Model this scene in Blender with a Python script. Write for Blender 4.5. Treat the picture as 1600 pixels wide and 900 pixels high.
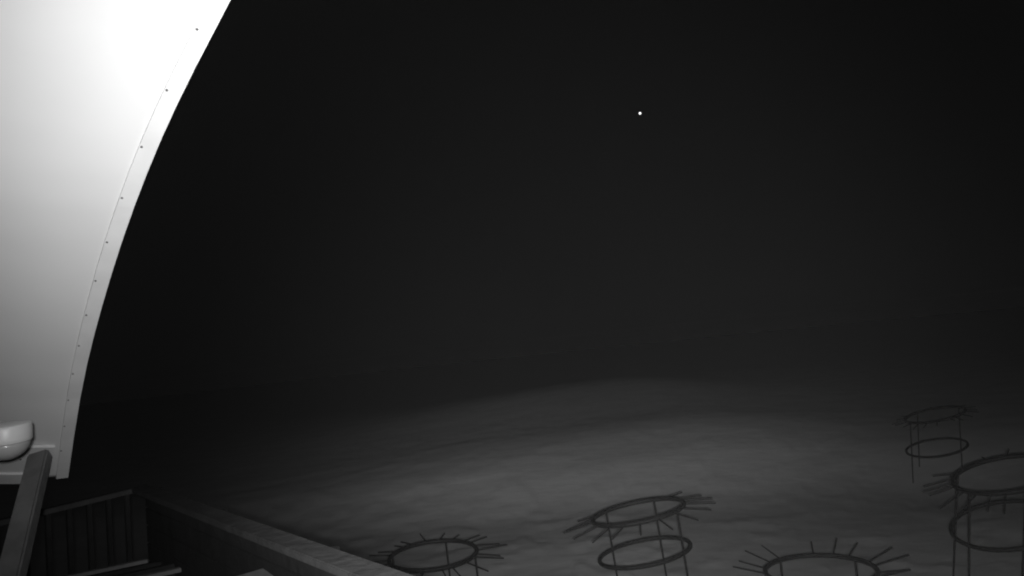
import bpy, bmesh, math, random
import numpy as np
from mathutils import Vector, Matrix

random.seed(7)
rng = np.random.default_rng(11)
sc = bpy.context.scene
col = sc.collection
for o in list(bpy.data.objects):
    bpy.data.objects.remove(o)

# ------------------------------------------------------------------ camera
CAM = Vector((0.0, 0.0, 3.6))
pitch, roll = math.radians(5.0), math.radians(6.0)
fw = Vector((0, math.cos(pitch), math.sin(pitch)))
r0 = Vector((1, 0, 0))
u0 = r0.cross(fw)
rt = math.cos(roll) * r0 - math.sin(roll) * u0
up = math.sin(roll) * r0 + math.cos(roll) * u0
cd = bpy.data.cameras.new('camera')
cd.sensor_width = 36.0
cd.lens = 36.0 * 1000.0 / 1600.0
cd.clip_start = 0.02
cd.clip_end = 6000
cam = bpy.data.objects.new('camera', cd)
col.objects.link(cam)
m = Matrix((rt, up, -fw)).transposed().to_4x4()
m.translation = CAM
cam.matrix_world = m
sc.camera = cam

# ------------------------------------------------------------------ world: night sky, monochrome like the infrared picture
w = bpy.data.worlds.new('World')
sc.world = w
w.use_nodes = True
nt = w.node_tree
bg = nt.nodes['Background']
sky = nt.nodes.new('ShaderNodeTexSky')
sky.sky_type = 'NISHITA'
sky.sun_disc = False
sky.sun_elevation = math.radians(-4.0)
sky.sun_rotation = math.radians(20.0)
bw = nt.nodes.new('ShaderNodeRGBToBW')
nt.links.new(sky.outputs[0], bw.inputs[0])
ad = nt.nodes.new('ShaderNodeMath')      # faint even airglow on top of the last twilight
ad.operation = 'MULTIPLY_ADD'
ad.inputs[1].default_value = 0.015
ad.inputs[2].default_value = 0.055
nt.links.new(bw.outputs[0], ad.inputs[0])
nt.links.new(ad.outputs[0], bg.inputs[0])
bg.inputs[1].default_value = 0.05


def spot(name, loc, target, watt, cone, blend, radius):
    l = bpy.data.lights.new(name, 'SPOT')
    l.energy = watt
    l.spot_size = math.radians(cone)
    l.spot_blend = blend
    l.shadow_soft_size = radius
    o = bpy.data.objects.new(name, l)
    col.objects.link(o)
    o.location = loc
    o.rotation_euler = (Vector(target) - Vector(loc)).to_track_quat('-Z', 'Y').to_euler()
    return o


# the infrared illuminator beside the lens: a long-throw beam and a wide beam, plus two added fill spots
spot('illuminator_long_beam', CAM - 0.05 * up + 0.02 * rt, (1.84, 19.73, 7.55), 2150, 68, 1.0, 0.02)
spot('side_fill_spot', CAM - 0.05 * up + 0.05 * rt, (7.3, 20.04, 3.98), 620, 104, 1.0, 0.02)  # added fill spot, lifts the near and right-hand snow
spot('left_fill_spot', CAM - 0.05 * up - 0.01 * rt, (-3.77, 20.05, 3.93), 900, 40, 1.0, 0.02)  # added fill spot that brightens the dim snow on the left
spot('illuminator_wide_beam', CAM + 0.035 * up - 0.03 * rt, (-0.27, 2.94, 4.43), 345, 100, 1.0, 0.02)

sc.view_settings.view_transform = 'Standard'
sc.view_settings.look = 'None'
sc.view_settings.exposure = 0.0
sc.view_settings.gamma = 1.0
sc.view_settings.use_curve_mapping = False
sc.render.engine = 'CYCLES'
sc.cycles.filter_width = 2.0            # the soft lens of a small outdoor camera


# ------------------------------------------------------------------ helpers
def tag(o, label=None, cat=None, group=None, kind=None):
    if label: o['label'] = label
    if cat: o['category'] = cat
    if group: o['group'] = group
    if kind: o['kind'] = kind
    return o


def empty(name, loc):
    o = bpy.data.objects.new(name, None)
    o.empty_display_size = 0.2
    col.objects.link(o)
    o.location = loc
    return o


def link(name, me, parent=None):
    o = bpy.data.objects.new(name, me)
    col.objects.link(o)
    if parent: o.parent = parent
    return o


def obj(name, bm, mat, parent=None, smooth=False):
    bmesh.ops.recalc_face_normals(bm, faces=bm.faces)
    me = bpy.data.meshes.new(name)
    bm.to_mesh(me)
    bm.free()
    me.materials.append(mat)
    if smooth:
        for p in me.polygons: p.use_smooth = True
    return link(name, me, parent)


def mat(name, base, rough=0.6, var=0.25, scale=8.0, metal=0.0, bump=0.0, bscale=40.0, stretch=(1, 1, 1), spec=0.5, bdist=0.02):
    mt = bpy.data.materials.new(name)
    mt.use_nodes = True
    n, l = mt.node_tree.nodes, mt.node_tree.links
    b = n['Principled BSDF']
    b.inputs['Roughness'].default_value = rough
    b.inputs['Metallic'].default_value = metal
    b.inputs['Specular IOR Level'].default_value = spec
    tc = n.new('ShaderNodeTexCoord')
    mp = n.new('ShaderNodeMapping')
    mp.inputs['Scale'].default_value = stretch
    l.new(tc.outputs['Object'], mp.inputs[0])
    nz = n.new('ShaderNodeTexNoise')
    nz.inputs['Scale'].default_value = scale
    nz.inputs['Detail'].default_value = 6
    l.new(mp.outputs[0], nz.inputs[0])
    cr = n.new('ShaderNodeValToRGB')
    lo, hi = base * (1 - var), base * (1 + var)
    cr.color_ramp.elements[0].position = 0.3
    cr.color_ramp.elements[1].position = 0.7
    cr.color_ramp.elements[0].color = (lo, lo, lo, 1)
    cr.color_ramp.elements[1].color = (hi, hi, hi, 1)
    l.new(nz.outputs[0], cr.inputs[0])
    l.new(cr.outputs[0], b.inputs['Base Color'])
    if bump:
        n2 = n.new('ShaderNodeTexNoise')
        n2.inputs['Scale'].default_value = bscale
        n2.inputs['Detail'].default_value = 5
        l.new(mp.outputs[0], n2.inputs[0])
        bp = n.new('ShaderNodeBump')
        bp.inputs['Strength'].default_value = bump
        bp.inputs['Distance'].default_value = bdist
        l.new(n2.outputs[0], bp.inputs['Height'])
        l.new(bp.outputs[0], b.inputs['Normal'])
    return mt


M_snow = mat('wind_packed_snow', 0.84, 0.75, 0.06, 1.1, bump=0.25, bscale=3.2, stretch=(0.7, 1.3, 1), spec=0.2, bdist=0.05)
M_metal = mat('dark_steel', 0.012, 0.7, 0.3, 30, bump=0.2)
M_shell = mat('white_gelcoat', 0.78, 0.55, 0.03, 2.0, bump=0.03, bscale=3.0, spec=0.25)
M_strip = mat('edge_flange_paint', 0.77, 0.55, 0.05, 9.0, spec=0.25)
M_bolt = mat('bolt_steel', 0.10, 0.5, 0.3, 80)
M_rail = mat('weathered_timber', 0.11, 0.8, 0.22, 5, bump=0.5, bscale=14)
M_deck = mat('dark_deck_timber', 0.04, 0.85, 0.3, 5, bump=0.5, bscale=14)
M_brace = mat('galvanised_brace', 0.16, 0.6, 0.2, 12, bump=0.1)
M_house = mat('camera_housing_plastic', 0.62, 0.4, 0.04, 10)
M_lens = mat('smoked_camera_dome', 0.42, 0.22, 0.05, 6, spec=0.8)
M_plank = mat('pale_bench_timber', 0.34, 0.8, 0.2, 6, bump=0.4, bscale=20)
M_stain = mat('dirt_stain', 0.13, 0.9, 0.5, 60)


def box(bm, size, mtx, bevel=0.0):
    r = bmesh.ops.create_cube(bm, size=1.0)
    vs = r['verts']
    for v in vs: v.co = Vector((v.co.x * size[0], v.co.y * size[1], v.co.z * size[2]))
    if bevel:
        es = list({e for v in vs for e in v.link_edges})
        g = bmesh.ops.bevel(bm, geom=es, offset=bevel, segments=2, affect='EDGES')
        vs = list({v for f in g['faces'] for v in f.verts} | {v for v in vs if v.is_valid})
    for v in vs: v.co = mtx @ v.co
    return vs


def beam_matrix(a, b, upv=(0, 0, 1)):
    a, b = Vector(a), Vector(b)
    x = (b - a).normalized()
    y = Vector(upv).cross(x).normalized()
    z = x.cross(y)
    mm = Matrix((x, y, z)).transposed().to_4x4()
    mm.translation = (a + b) / 2
    return mm, (b - a).length


def beam(bm, a, b, wy, wz, upv=(0, 0, 1), bevel=0.005):
    mm, L = beam_matrix(a, b, upv)
    box(bm, (L, wy, wz), mm, bevel)


def tube(bm, pts, rads, seg=10, closed=False):
    pts = [Vector(p) for p in pts]
    n = len(pts)
    rings = []
    for i, p in enumerate(pts):
        if closed:
            t = pts[(i + 1) % n] - pts[i - 1]
        else:
            t = pts[min(i + 1, n - 1)] - pts[max(i - 1, 0)]
        t.normalize()
        ref = Vector((0, 0, 1)) if abs(t.z) < 0.9 else Vector((1, 0, 0))
        a = t.cross(ref).normalized()
        b = t.cross(a)
        r = rads[i] if isinstance(rads, (list, tuple)) else rads
        rings.append([bm.verts.new(p + r * (math.cos(k * 2 * math.pi / seg) * a + math.sin(k * 2 * math.pi / seg) * b)) for k in range(seg)])
    for i in range(n if closed else n - 1):
        A, B = rings[i], rings[(i + 1) % n]
        for k in range(seg):
            bm.faces.new((A[k], A[(k + 1) % seg], B[(k + 1) % seg], B[k]))
    if not closed:
        bm.faces.new(rings[0])
        bm.faces.new(rings[-1])


# ------------------------------------------------------------------ ground
def vnoise(x, y, seed):
    xi, yi = np.floor(x).astype(np.int64), np.floor(y).astype(np.int64)
    fx, fy = x - xi, y - yi
    fx, fy = fx * fx * (3 - 2 * fx), fy * fy * (3 - 2 * fy)

    def h(a, b):
        k = (a * 374761393 + b * 668265263 + seed * 974711) & 0xffffffff
        k = ((k ^ (k >> 13)) * 1274126177) & 0xffffffff
        return ((k ^ (k >> 16)) & 0xffff) / 65535.0
    return (h(xi, yi) * (1 - fx) + h(xi + 1, yi) * fx) * (1 - fy) + (h(xi, yi + 1) * (1 - fx) + h(xi + 1, yi + 1) * fx) * fy


def sstep(a, b, t):
    t = np.clip((t - a) / (b - a), 0, 1)
    return t * t * (3 - 2 * t)


def ground_z(x, y):
    # snow field, flat round the ring stands, rising into two drifts and falling away behind them
    z = np.zeros_like(x)
    wob = 0.5 * (vnoise(x * 0.3, y * 0.3, 3) - 0.5)
    # low drift step (a line across the picture) just behind the stands
    z += 0.14 * sstep(13.5, 17.5, y + 0.05 * x + wob)
    z -= 0.12 * sstep(11.0, 14.4, y + 0.05 * x + wob) * (1 - sstep(14.6, 17.5, y + 0.05 * x + wob))
    # near drift with its crest about 20 m out, highest at x = 4.9
    cx = np.where(x < 4.9, np.exp(-((x - 4.9) / 9.0) ** 2), np.exp(-((x - 4.9) / 4.8) ** 2))
    near = sstep(14.0, 20.5, y) * (1 - 0.6 * sstep(21.0, 31.0, y) - 0.4 * sstep(34.0, 46.0, y))
    z += 0.60 * cx * near
    # far drift
    fx = np.where(x < 4.8, np.exp(-((x - 4.8) / 13.0) ** 2), np.exp(-((x - 4.8) / 7.0) ** 2))
    far = sstep(22.0, 33.0, y) * (1 - sstep(34.0, 50.0, y))
    z += 0.95 * fx * far - 0.1 * far
    r = np.hypot(x, y)
    z -= 5.0 * sstep(36.0, 140.0, r)
    z -= 0.36 * np.exp(-((x - 7.6) / 4.0) ** 2 - ((y - 11.8) / 5.0) ** 2)
    # wind-carved ripples
    fade = np.exp(-r / 60.0)
    u, v = x * 0.97 + y * 0.26, -x * 0.26 + y * 0.97
    z += fade * 0.03 * (vnoise(u * 0.3, v * 1.1, 5) - 0.5)
    z += fade * 0.018 * (vnoise(u * 1.6, v * 3.0, 6) - 0.5)
    z += np.exp(-r / 9.0) * 0.05 * (vnoise(u * 3.0, v * 8.0, 7) - 0.5)
    z -= 0.16 * np.exp(-((x - 8.8) / 1.6) ** 2 - ((y - 14.3) / 1.6) ** 2)
    # broken wind crust: sharp little slabs near the deck
    c = vnoise(u * 1.1, v * 1.7, 8) * 0.6 + vnoise(u * 2.7, v * 4.1, 9) * 0.4
    z += 0.07 * np.exp(-r / 14.0) * sstep(0.56, 0.64, c)
    return z


def build_ground():
    nr, na = 420, 520
    rr = 0.8 * np.exp(np.linspace(0, math.log(420 / 0.8), nr))
    # denser in front of the camera
    a = np.concatenate([np.linspace(-0.95, 0.95, 400, endpoint=False), np.linspace(0.95, 2 * math.pi - 0.95, na - 400, endpoint=False)])
    X = rr[:, None] * np.sin(a)[None, :]
    Y = rr[:, None] * np.cos(a)[None, :]
    Z = ground_z(X, Y)
    v = np.stack([X, Y, Z], -1).reshape(-1, 3)
    i, j = np.meshgrid(np.arange(nr - 1), np.arange(na), indexing='ij')
    j2 = (j + 1) % na
    f = np.stack([i * na + j, i * na + j2, (i + 1) * na + j2, (i + 1) * na + j], -1).reshape(-1, 4)
    vs = [tuple(p) for p in v] + [(0, 0, float(ground_z(np.array([0.0]), np.array([0.0]))[0]))]
    fs = [tuple(q[::-1]) for q in f.tolist()]
    c = len(vs) - 1
    fs += [(c, (k + 1) % na, k) for k in range(na)]
    me = bpy.data.meshes.new('snow_ground')
    me.from_pydata(vs, [], fs)
    me.materials.append(M_snow)
    for p in me.polygons: p.use_smooth = True
    me.update()
    return tag(link('snow_ground', me), 'wind-packed snow field rising to low drifts', 'snow', kind='structure')


build_ground()

# ------------------------------------------------------------------ white shell of the open hood on the left
edge = [(-0.31, 1.36, 4.86), (-0.45, 1.50, 4.805), (-0.58, 1.615, 4.73),
        (-0.707, 1.716, 4.642), (-0.787, 1.771, 4.585), (-0.87, 1.822, 4.511), (-0.965, 1.885, 4.430), (-1.05, 1.948, 4.358),
        (-1.137, 2.015, 4.276), (-1.231, 2.094, 4.193), (-1.334, 2.193, 4.113), (-1.443, 2.301, 4.026), (-1.571, 2.432, 3.919),
        (-1.7, 2.571, 3.816), (-1.819, 2.699, 3.722), (-1.977, 2.881, 3.588), (-2.148, 3.078, 3.419), (-2.368, 3.331, 3.165)]
edge = [Vector(p) for p in edge]
for _ in range(2):
    edge = [edge[0]] + [(edge[i - 1] + 2 * edge[i] + edge[i + 1]) / 4 for i in range(1, len(edge) - 1)] + [edge[-1]]
# resample to even spacing
seglen = [0.0]
for i in range(1, len(edge)): seglen.append(seglen[-1] + (edge[i] - edge[i - 1]).length)
TOT = seglen[-1]


def along(s):
    s = min(max(s, 0), TOT)
    for i in range(1, len(edge)):
        if s <= seglen[i] + 1e-9:
            t = (s - seglen[i - 1]) / (seglen[i] - seglen[i - 1])
            return edge[i - 1].lerp(edge[i], t)
    return edge[-1].copy()


SWEEP = Vector((-1.0, -0.42, 0.02)).normalized()


def shell_frame(s):
    p = along(s)
    t = (along(s + 0.05) - along(s - 0.05)).normalized()
    n = t.cross(SWEEP).normalized()
    if n.dot(CAM - p) < 0: n = -n
    wd = n.cross(t).normalized()
    if wd.dot(SWEEP) < 0: wd = -wd
    return p, t, n, wd


def shell_point(s, d, off=0.0):
    p, t, n, wd = shell_frame(s)
    q = p + SWEEP * d
    # the shell curves away from the free edge
    return q + n * (off - 0.35 * d * d)


hood = empty('observatory_hood', (-2.6, 3.0, 1.7))
hood_inv = Matrix.Translation((2.6, -3.0, -1.7))


def local(o, par):
    """keep world coordinates of a mesh that was built in world space under an Empty"""
    o.data.transform(Matrix.Translation(-par.location))
    return o


bm = bmesh.new()
NS, ND = 90, 26
T = 0.035
front, back = [], []
for i in range(NS + 1):
    s = TOT * i / NS
    front.append([bm.verts.new(shell_point(s, 2.2 * (k / ND) ** 1.3)) for k in range(ND + 1)])
    back.append([bm.verts.new(shell_point(s, 2.2 * (k / ND) ** 1.3, -T)) for k in range(ND + 1)])
for i in range(NS):
    for k in range(ND):
        bm.faces.new((front[i][k], front[i + 1][k], front[i + 1][k + 1], front[i][k + 1]))
        bm.faces.new((back[i][k], back[i][k + 1], back[i + 1][k + 1], back[i + 1][k]))
    bm.faces.new((front[i][0], back[i][0], back[i + 1][0], front[i + 1][0]))
    bm.faces.new((front[i][ND], front[i + 1][ND], back[i + 1][ND], back[i][ND]))
for k in range(ND):
    bm.faces.new((front[0][k], front[0][k + 1], back[0][k + 1], back[0][k]))
    bm.faces.new((front[NS][k], back[NS][k], back[NS][k + 1], front[NS][k + 1]))
local(obj('shell_panel', bm, M_shell, hood, True), hood)

# flange strip down the free edge
bm = bmesh.new()
rows = []
for i in range(NS + 1):
    s = TOT * (i / NS)
    rows.append([bm.verts.new(shell_point(s, d, off)) for d, off in ((-0.004, -T - 0.004), (-0.004, 0.006), (0.047, 0.006), (0.049, 0.0002))])
for i in range(NS):
    for k in range(3):
        bm.faces.new((rows[i][k], rows[i + 1][k], rows[i + 1][k + 1], rows[i][k + 1]))
local(obj('edge_flange', bm, M_strip, hood), hood)

# bolts on the flange
bolt_px = [0.46 + 0.2175 * k for k in range(13)]
bme = bmesh.new()
bmesh.ops.create_uvsphere(bme, u_segments=10, v_segments=6, radius=0.0040)
for v in bme.verts: v.co.z *= 0.6
bolt_me = bpy.data.meshes.new('bolt')
bme.to_mesh(bolt_me)
bme.free()
bolt_me.materials.append(M_bolt)
for s in bolt_px:
    if s > TOT - 0.05: break
    _, t, n, wd = shell_frame(s)
    o = link('bolt', bolt_me, hood)
    o.location = shell_point(s, 0.041, 0.008) - hood.location
    o.rotation_euler = n.to_track_quat('Z', 'Y').to_euler()

# hem along the bottom of the shell, with the notch near the corner
bm = bmesh.new()
hem = []
for k in range(31):
    d = 0.10 + 1.9 * k / 30
    p, t, n, wd = shell_frame(TOT)
    b0 = shell_point(TOT, d)
    hem.append([bm.verts.new(b0 + n * a + t * c) for a, c in ((0.012, -0.075), (0.012, 0.012), (-T - 0.012, 0.012), (-T - 0.012, -0.075))])
for k in range(30):
    for j in range(4):
        bm.faces.new((hem[k][j], hem[k + 1][j], hem[k + 1][(j + 1) % 4], hem[k][(j + 1) % 4]))
bm.faces.new(hem[0])
bm.faces.new(hem[-1])
local(obj('bottom_hem', bm, M_strip, hood), hood)

# leaning brace bolted to the lower corner of the shell
top = shell_point(TOT - 0.34, 0.12, 0.07)
foot = Vector((-1.90, 2.28, 2.75))
foot2 = top + (foot - top) * 2.72
bm = bmesh.new()
beam(bm, top, foot2, 0.085, 0.06, (0.3, -1, 0.2), 0.008)
br = local(obj('brace', bm, M_brace, hood), hood)
_, t, n, wd = shell_frame(TOT - 0.25)
c = shell_point(TOT - 0.27, 0.15, 0.014)
mm = Matrix((wd, t, n)).transposed().to_4x4()
mm.translation = c
bm = bmesh.new()
box(bm, (0.16, 0.13, 0.012), mm, 0.004)
local(obj('brace_plate', bm, M_strip, br), hood)
for a, b in ((-0.05, -0.035), (0.05, -0.035), (0.05, 0.04), (-0.05, 0.04)):
    o = link('bolt', bolt_me, br)
    o.scale = (1.3, 1.3, 1.3)
    o.location = mm @ Vector((a, b, 0.008)) - hood.location
    o.rotation_euler = n.to_track_quat('Z', 'Y').to_euler()
tag(hood, 'tall white curved hood panel with bolted edge flange, brightly lit at left', 'hood')

# ------------------------------------------------------------------ round security camera in front of the shell
CC = Vector((-1.857, 2.31, 3.458))
AX = Vector((0.06, -0.10, 1.0)).normalized()
dc = empty('security_camera', CC)
q = AX.to_track_quat('Z', 'Y').to_matrix().to_4x4()


def lathe(bm, prof, seg=40, mtx=Matrix.Identity(4)):
    rows = [[bm.verts.new(mtx @ Vector((r * math.cos(2 * math.pi * k / seg), r * math.sin(2 * math.pi * k / seg), z))) for k in range(seg)] for r, z in prof]
    for a, b in zip(rows[:-1], rows[1:]):
        for k in range(seg):
            bm.faces.new((a[k], a[(k + 1) % seg], b[(k + 1) % seg], b[k]))
    bm.faces.new(rows[0])
    bm.faces.new(rows[-1])


bm = bmesh.new()
lathe(bm, [(0.070, 0.048), (0.0765, 0.0455), (0.0795, 0.040), (0.0795, 0.0), (0.0795, -0.012), (0.076, -0.016), (0.072, -0.016)], 48, q)
obj('housing', bm, M_house, dc, True)
bm = bmesh.new()
lathe(bm, [(0.0735 * math.cos(a), -0.014 - 0.066 * math.sin(a)) for a in [math.radians(x) for x in (0, 10, 20, 30, 40, 50, 60, 70, 80, 87)]], 48, q)
ld = obj('lens_dome', bm, M_lens, dc, True)
bm = bmesh.new()
tube(bm, [(-0.05, 0.02, 0.03), (-0.16, 0.03, 0.035), (-0.36, 0.12, 0.04)], 0.022, 12)
obj('mount_arm', bm, M_house, dc, True)
bm = bmesh.new()
box(bm, (0.02, 0.13, 0.13), Matrix.Translation((-0.37, 0.125, 0.04)), 0.004)
obj('mount_plate', bm, M_house, dc)
tag(dc, 'round white security camera with glossy dome underneath, mounted by the hood', 'camera')

# ------------------------------------------------------------------ deck with its railing
CORNER = Vector((-3.45, 5.82, 2.70))
A_dir = Vector((-0.52, -0.845, 0)).normalized()
B_dir = Vector((2.84, -3.03, 0)).normalized()
FLOOR = 1.70
deck = empty('deck', (-2.5, 3.0, FLOOR))
tag(deck, 'dark timber deck below the hood', 'deck', kind='structure')
# planks run along B
A_in = A_dir
n_pl = 34
for i in range(n_pl):
    o0 = CORNER + A_dir * (0.08 + 0.15 * i)
    a = Vector((o0.x, o0.y, FLOOR - 0.02)) + B_dir * 0.06
    b = a + B_dir * 5.4
    bm = bmesh.new()
    beam(bm, a - deck.location, b - deck.location, 0.138, 0.035 + 0.002 * (i % 3), bevel=0.004)
    obj('plank', bm, M_deck, deck)
# joists / posts carrying it
for (k, l) in ((0.3, 0.3), (0.3, 4.9), (4.6, 0.3), (4.6, 4.9), (2.4, 2.6)):
    p = CORNER + A_dir * k + B_dir * l
    bm = bmesh.new()
    beam(bm, (p.x - deck.location.x, p.y - deck.location.y, -0.045), (p.x - deck.location.x, p.y - deck.location.y, -2.0), 0.14, 0.14, (0, 1, 0))
    obj('support_post', bm, M_deck, deck)

rail = empty('deck_railing', (CORNER.x, CORNER.y, FLOOR))
tag(rail, 'weathered timber railing with flat cap rails meeting at the deck corner', 'railing')
RL = rail.location


def rl(v): return Vector(v) - RL


NB = Vector((-B_dir.y, B_dir.x, 0))
if NB.dot(A_dir) > 0: NB = -NB
bm = bmesh.new()
beam(bm, rl(CORNER - NB * 0.05 + Vector((0, 0, -0.02))), rl(CORNER - NB * 0.05 + B_dir * 5.2 + Vector((0, 0, -0.02))), 0.14, 0.04, bevel=0.006)
obj('cap_rail', bm, M_rail, rail)
bm = bmesh.new()
beam(bm, rl(CORNER + A_dir * 0.04 + Vector((0, 0, -0.025))), rl(CORNER + A_dir * 4.6 + Vector((0, 0, -0.025))), 0.10, 0.04, bevel=0.006)
obj('cap_rail', bm, M_rail, rail)
# boarded parapet under cap rail B
for k in range(6):
    z = 2.585 - k * 0.152
    bm = bmesh.new()
    beam(bm, rl((CORNER.x, CORNER.y, z)) + B_dir * 0.05, rl((CORNER.x, CORNER.y, z)) + B_dir * 5.2, 0.025 + 0.003 * (k % 2), 0.142, bevel=0.004)
    obj('side_board', bm, M_deck, rail)
for k in range(4):
    p = CORNER + B_dir * (0.10 + 1.65 * k) + NB * 0.065
    bm = bmesh.new()
    beam(bm, rl((p.x, p.y, FLOOR + 0.001)), rl((p.x, p.y, 2.655)), 0.09, 0.09, (0, 1, 0))
    obj('post', bm, M_deck, rail)
for k in range(30):
    p = CORNER + A_dir * (0.16 + 0.15 * k)
    bm = bmesh.new()
    big = k % 10 == 9
    wd_ = 0.085 if big else 0.035
    beam(bm, rl((p.x, p.y, FLOOR + 0.001)), rl((p.x, p.y, 2.652)), wd_, wd_, (A_dir.x, A_dir.y, 0), 0.003)
    obj('post' if big else 'baluster', bm, M_deck, rail)

# slatted bench by the corner
bdir = Vector((0.325, 0.156, 0)).normalized()
bper = Vector((0.51, -0.31, 0))
bench = empty('slatted_bench', (-3.5, 5.0, FLOOR))
tag(bench, 'low wooden bench with pale slats near the railing corner', 'bench')
for i, (f, L) in enumerate(((0.0, 0.95), (0.33, 0.9), (0.66, 0.85), (1.0, 0.8))):
    e = Vector((-3.21, 5.41, 2.15)) + bper * f
    bm = bmesh.new()
    beam(bm, e - bdir * L - bench.location, e - bench.location, 0.055, 0.03, bevel=0.004)
    obj('slat', bm, M_plank if i in (0, 3) else M_deck, bench)
for f in (0.06, 0.94):
    for L in (0.12, 0.68):
        e = Vector((-3.21, 5.41, 2.13)) + bper * f - bdir * L
        bm = bmesh.new()
        beam(bm, (e.x - bench.location.x, e.y - bench.location.y, 0.002), (e.x - bench.location.x, e.y - bench.location.y, 0.396), 0.05, 0.05, (0, 1, 0))
        obj('leg', bm, M_deck, bench)
for L in (0.12, 0.68):
    a = Vector((-3.21, 5.41, 2.115)) - bdir * L
    bm = bmesh.new()
    beam(bm, a + bper * 0.02 - bench.location, a + bper * 0.98 - bench.location, 0.045, 0.036)
    obj('bearer', bm, M_deck, bench)

# crate standing against the parapet, its far corner just in the picture
crate = empty('wooden_crate', (-1.53, 3.27, FLOOR))
tag(crate, 'pale wooden crate against the railing, only a corner showing at the bottom edge', 'crate')
ca = math.radians(38)
rz = Matrix.Rotation(ca, 4, 'Z')
for k in range(4):
    for side in range(4):
        ang = ca + side * math.pi / 2
        rr_ = Matrix.Rotation(ang, 4, 'Z')
        bm = bmesh.new()
        box(bm, (0.36 if side % 2 else 0.398, 0.018, 0.185), rr_ @ Matrix.Translation((0, 0.19, 0.10 + 0.206 * k)), 0.003)
        obj('board', bm, M_plank, crate)
bm = bmesh.new()
box(bm, (0.42, 0.42, 0.025), rz @ Matrix.Translation((0, 0, 0.83)), 0.005)
obj('lid', bm, M_plank, crate)

# ------------------------------------------------------------------ ring stands with outward spikes
R0, SEP, SPK = 0.60, 0.62, 0.40


def unit_tube(name, r):
    bm = bmesh.new()
    tube(bm, [(0, 0, 0), (0, 0, 1)], [r, r * 0.9], 8)
    bmesh.ops.recalc_face_normals(bm, faces=bm.faces)
    me = bpy.data.meshes.new(name)
    bm.to_mesh(me)
    bm.free()
    me.materials.append(M_metal)
    return me


def ring_mesh(name, r):
    bm = bmesh.new()
    n = 72
    tube(bm, [(R0 * math.cos(2 * math.pi * k / n), R0 * math.sin(2 * math.pi * k / n), 0) for k in range(n)], r, 10, True)
    bmesh.ops.recalc_face_normals(bm, faces=bm.faces)
    me = bpy.data.meshes.new(name)
    bm.to_mesh(me)
    bm.free()
    me.materials.append(M_metal)
    for p in me.polygons: p.use_smooth = True
    return me


me_up, me_lo = ring_mesh('upper_ring', 0.028), ring_mesh('lower_ring', 0.0265)
me_leg, me_spk = unit_tube('leg', 0.0135), unit_tube('spike', 0.0085)


def frame(c, tilt):
    a = Vector((tilt[0], tilt[1], 1.0)).normalized()
    e1 = Vector((0, 1, 0)).cross(a).normalized()
    mm = Matrix((e1, a.cross(e1), a)).transposed().to_4x4()
    mm.translation = c
    return mm


def ring_stand(label, up_c, up_tilt, lo_c, lo_tilt, legs, phase, skip=(), droop=5.0, n=18, spike=SPK):
    base = Vector((lo_c[0], lo_c[1], 0.0))
    root = empty('spiked_ring_stand', base)
    tag(root, label, 'ring stand', 'spiked ring stands on the snow')
    U = Matrix.Translation(-base) @ frame(Vector(up_c), up_tilt)
    L = Matrix.Translation(-base) @ frame(Vector(lo_c), lo_tilt)
    o = link('upper_ring', me_up, root); o.matrix_local = U
    o = link('lower_ring', me_lo, root); o.matrix_local = L
    for d in legs:                                   # each leg is welded to both rings and pushed into the snow
        d = math.radians(d)
        q_ = Vector(((R0 - 0.004) * math.cos(d), (R0 - 0.004) * math.sin(d), 0))
        a, b = U @ q_, L @ q_
        v = b - a
        o = link('leg', me_leg, root)
        o.location = a
        o.rotation_euler = v.to_track_quat('Z', 'Y').to_euler()
        o.scale = (1, 1, v.length * (a.z + 0.6) / (a.z - b.z))
    for k in range(n):
        if k in skip: continue
        j = random.Random(int(1000 * up_c[0]) + k)
        d = math.radians(phase + 360.0 * k / n + j.uniform(-4, 4))
        dr = math.radians(droop + j.uniform(-6, 6))
        sw = d + math.radians(j.uniform(-7, 7))
        v = Vector((math.cos(sw) * math.cos(dr), math.sin(sw) * math.cos(dr), -math.sin(dr)))
        o = link('spike', me_spk, root)
        o.matrix_local = U @ Matrix.Translation((R0 * math.cos(d), R0 * math.sin(d), 0)) @ v.to_track_quat('Z', 'Y').to_matrix().to_4x4() @ Matrix.Diagonal((1, 1, spike * j.uniform(0.8, 1.12), 1))
    return root


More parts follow.
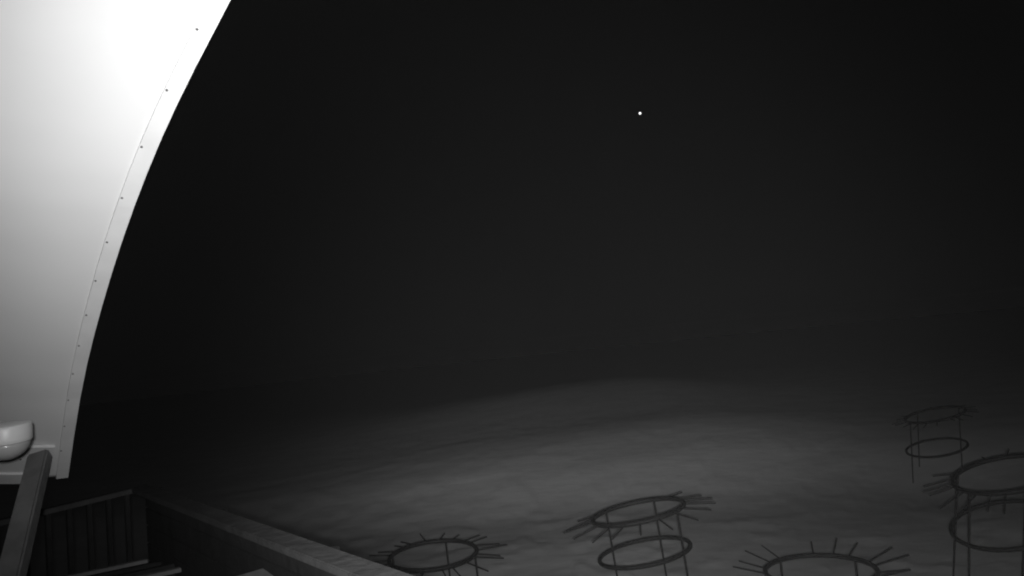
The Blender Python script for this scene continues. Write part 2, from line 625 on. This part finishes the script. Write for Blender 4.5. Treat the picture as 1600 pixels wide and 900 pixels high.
ring_stand('spiked double-ring stand in the middle of the snow, both rings in full view', (1.327, 8.577, 1.266), (-0.121, 0.072), (1.367, 8.677, 0.719), (-0.114, 0.072), (128, 58, -44), 4, (3, 4, 5), droop=8)
ring_stand('spiked ring stand nearest the deck railing, left of the others', (-1.461, 9.086, 0.842), (0.027, -0.006), (-1.445, 9.10, 0.26), (0.0, 0.0), (80, -12, 170, 262), 8, droop=3, n=22)
ring_stand('spiked ring stand cut by the bottom edge, only the back of its ring showing', (3.232, 7.768, 0.606), (-0.013, 0.057), (3.225, 7.79, 0.14), (0.0, 0.03), (114, 24, -66, 204), 10, (4,), droop=-14)
ring_stand('farthest and smallest spiked double-ring stand, alone at right', (9.263, 14.846, 1.010), (-0.195, 0.015), (9.152, 14.797, 0.293), (-0.194, -0.040), (182, 92, 2), 6, (), droop=9, n=20, spike=0.27)
ring_stand('large spiked double-ring stand cut off by the right edge', (6.033, 8.409, 1.299), (-0.256, 0.004), (5.926, 8.427, 0.675), (-0.290, -0.071), (190, 118, 27, -85), 2, (5, 6), droop=10, n=22)

# ------------------------------------------------------------------ one bright star
st = bpy.data.materials.new('starlight')
st.use_nodes = True
n_ = st.node_tree.nodes
n_.remove(n_['Principled BSDF'])
em = n_.new('ShaderNodeEmission')
em.inputs[1].default_value = 1.6
st.node_tree.links.new(em.outputs[0], n_['Material Output'].inputs[0])
bm = bmesh.new()
bmesh.ops.create_icosphere(bm, subdivisions=3, radius=1.7)
so = obj('star', bm, st, None, True)
so.location = (204.7, 876.9, 306.7)
tag(so, 'single bright white star in the black sky', 'star')


# ------------------------------------------------------------------ very thin blowing-snow haze lit by the illuminator
bm = bmesh.new()
box(bm, (860, 860, 13.5), Matrix.Translation((0, 0, -1.25)))
hz = bpy.data.materials.new('haze_volume')
hz.use_nodes = True
n_ = hz.node_tree.nodes
n_.remove(n_['Principled BSDF'])
pv = n_.new('ShaderNodeVolumePrincipled')
pv.inputs['Color'].default_value = (0.9, 0.9, 0.9, 1)
pv.inputs['Density'].default_value = 0.000058
hz.node_tree.links.new(pv.outputs[0], n_['Material Output'].inputs['Volume'])
ho = obj('haze', bm, hz)
tag(ho, 'thin haze of blowing snow in the night air', 'haze', kind='stuff')
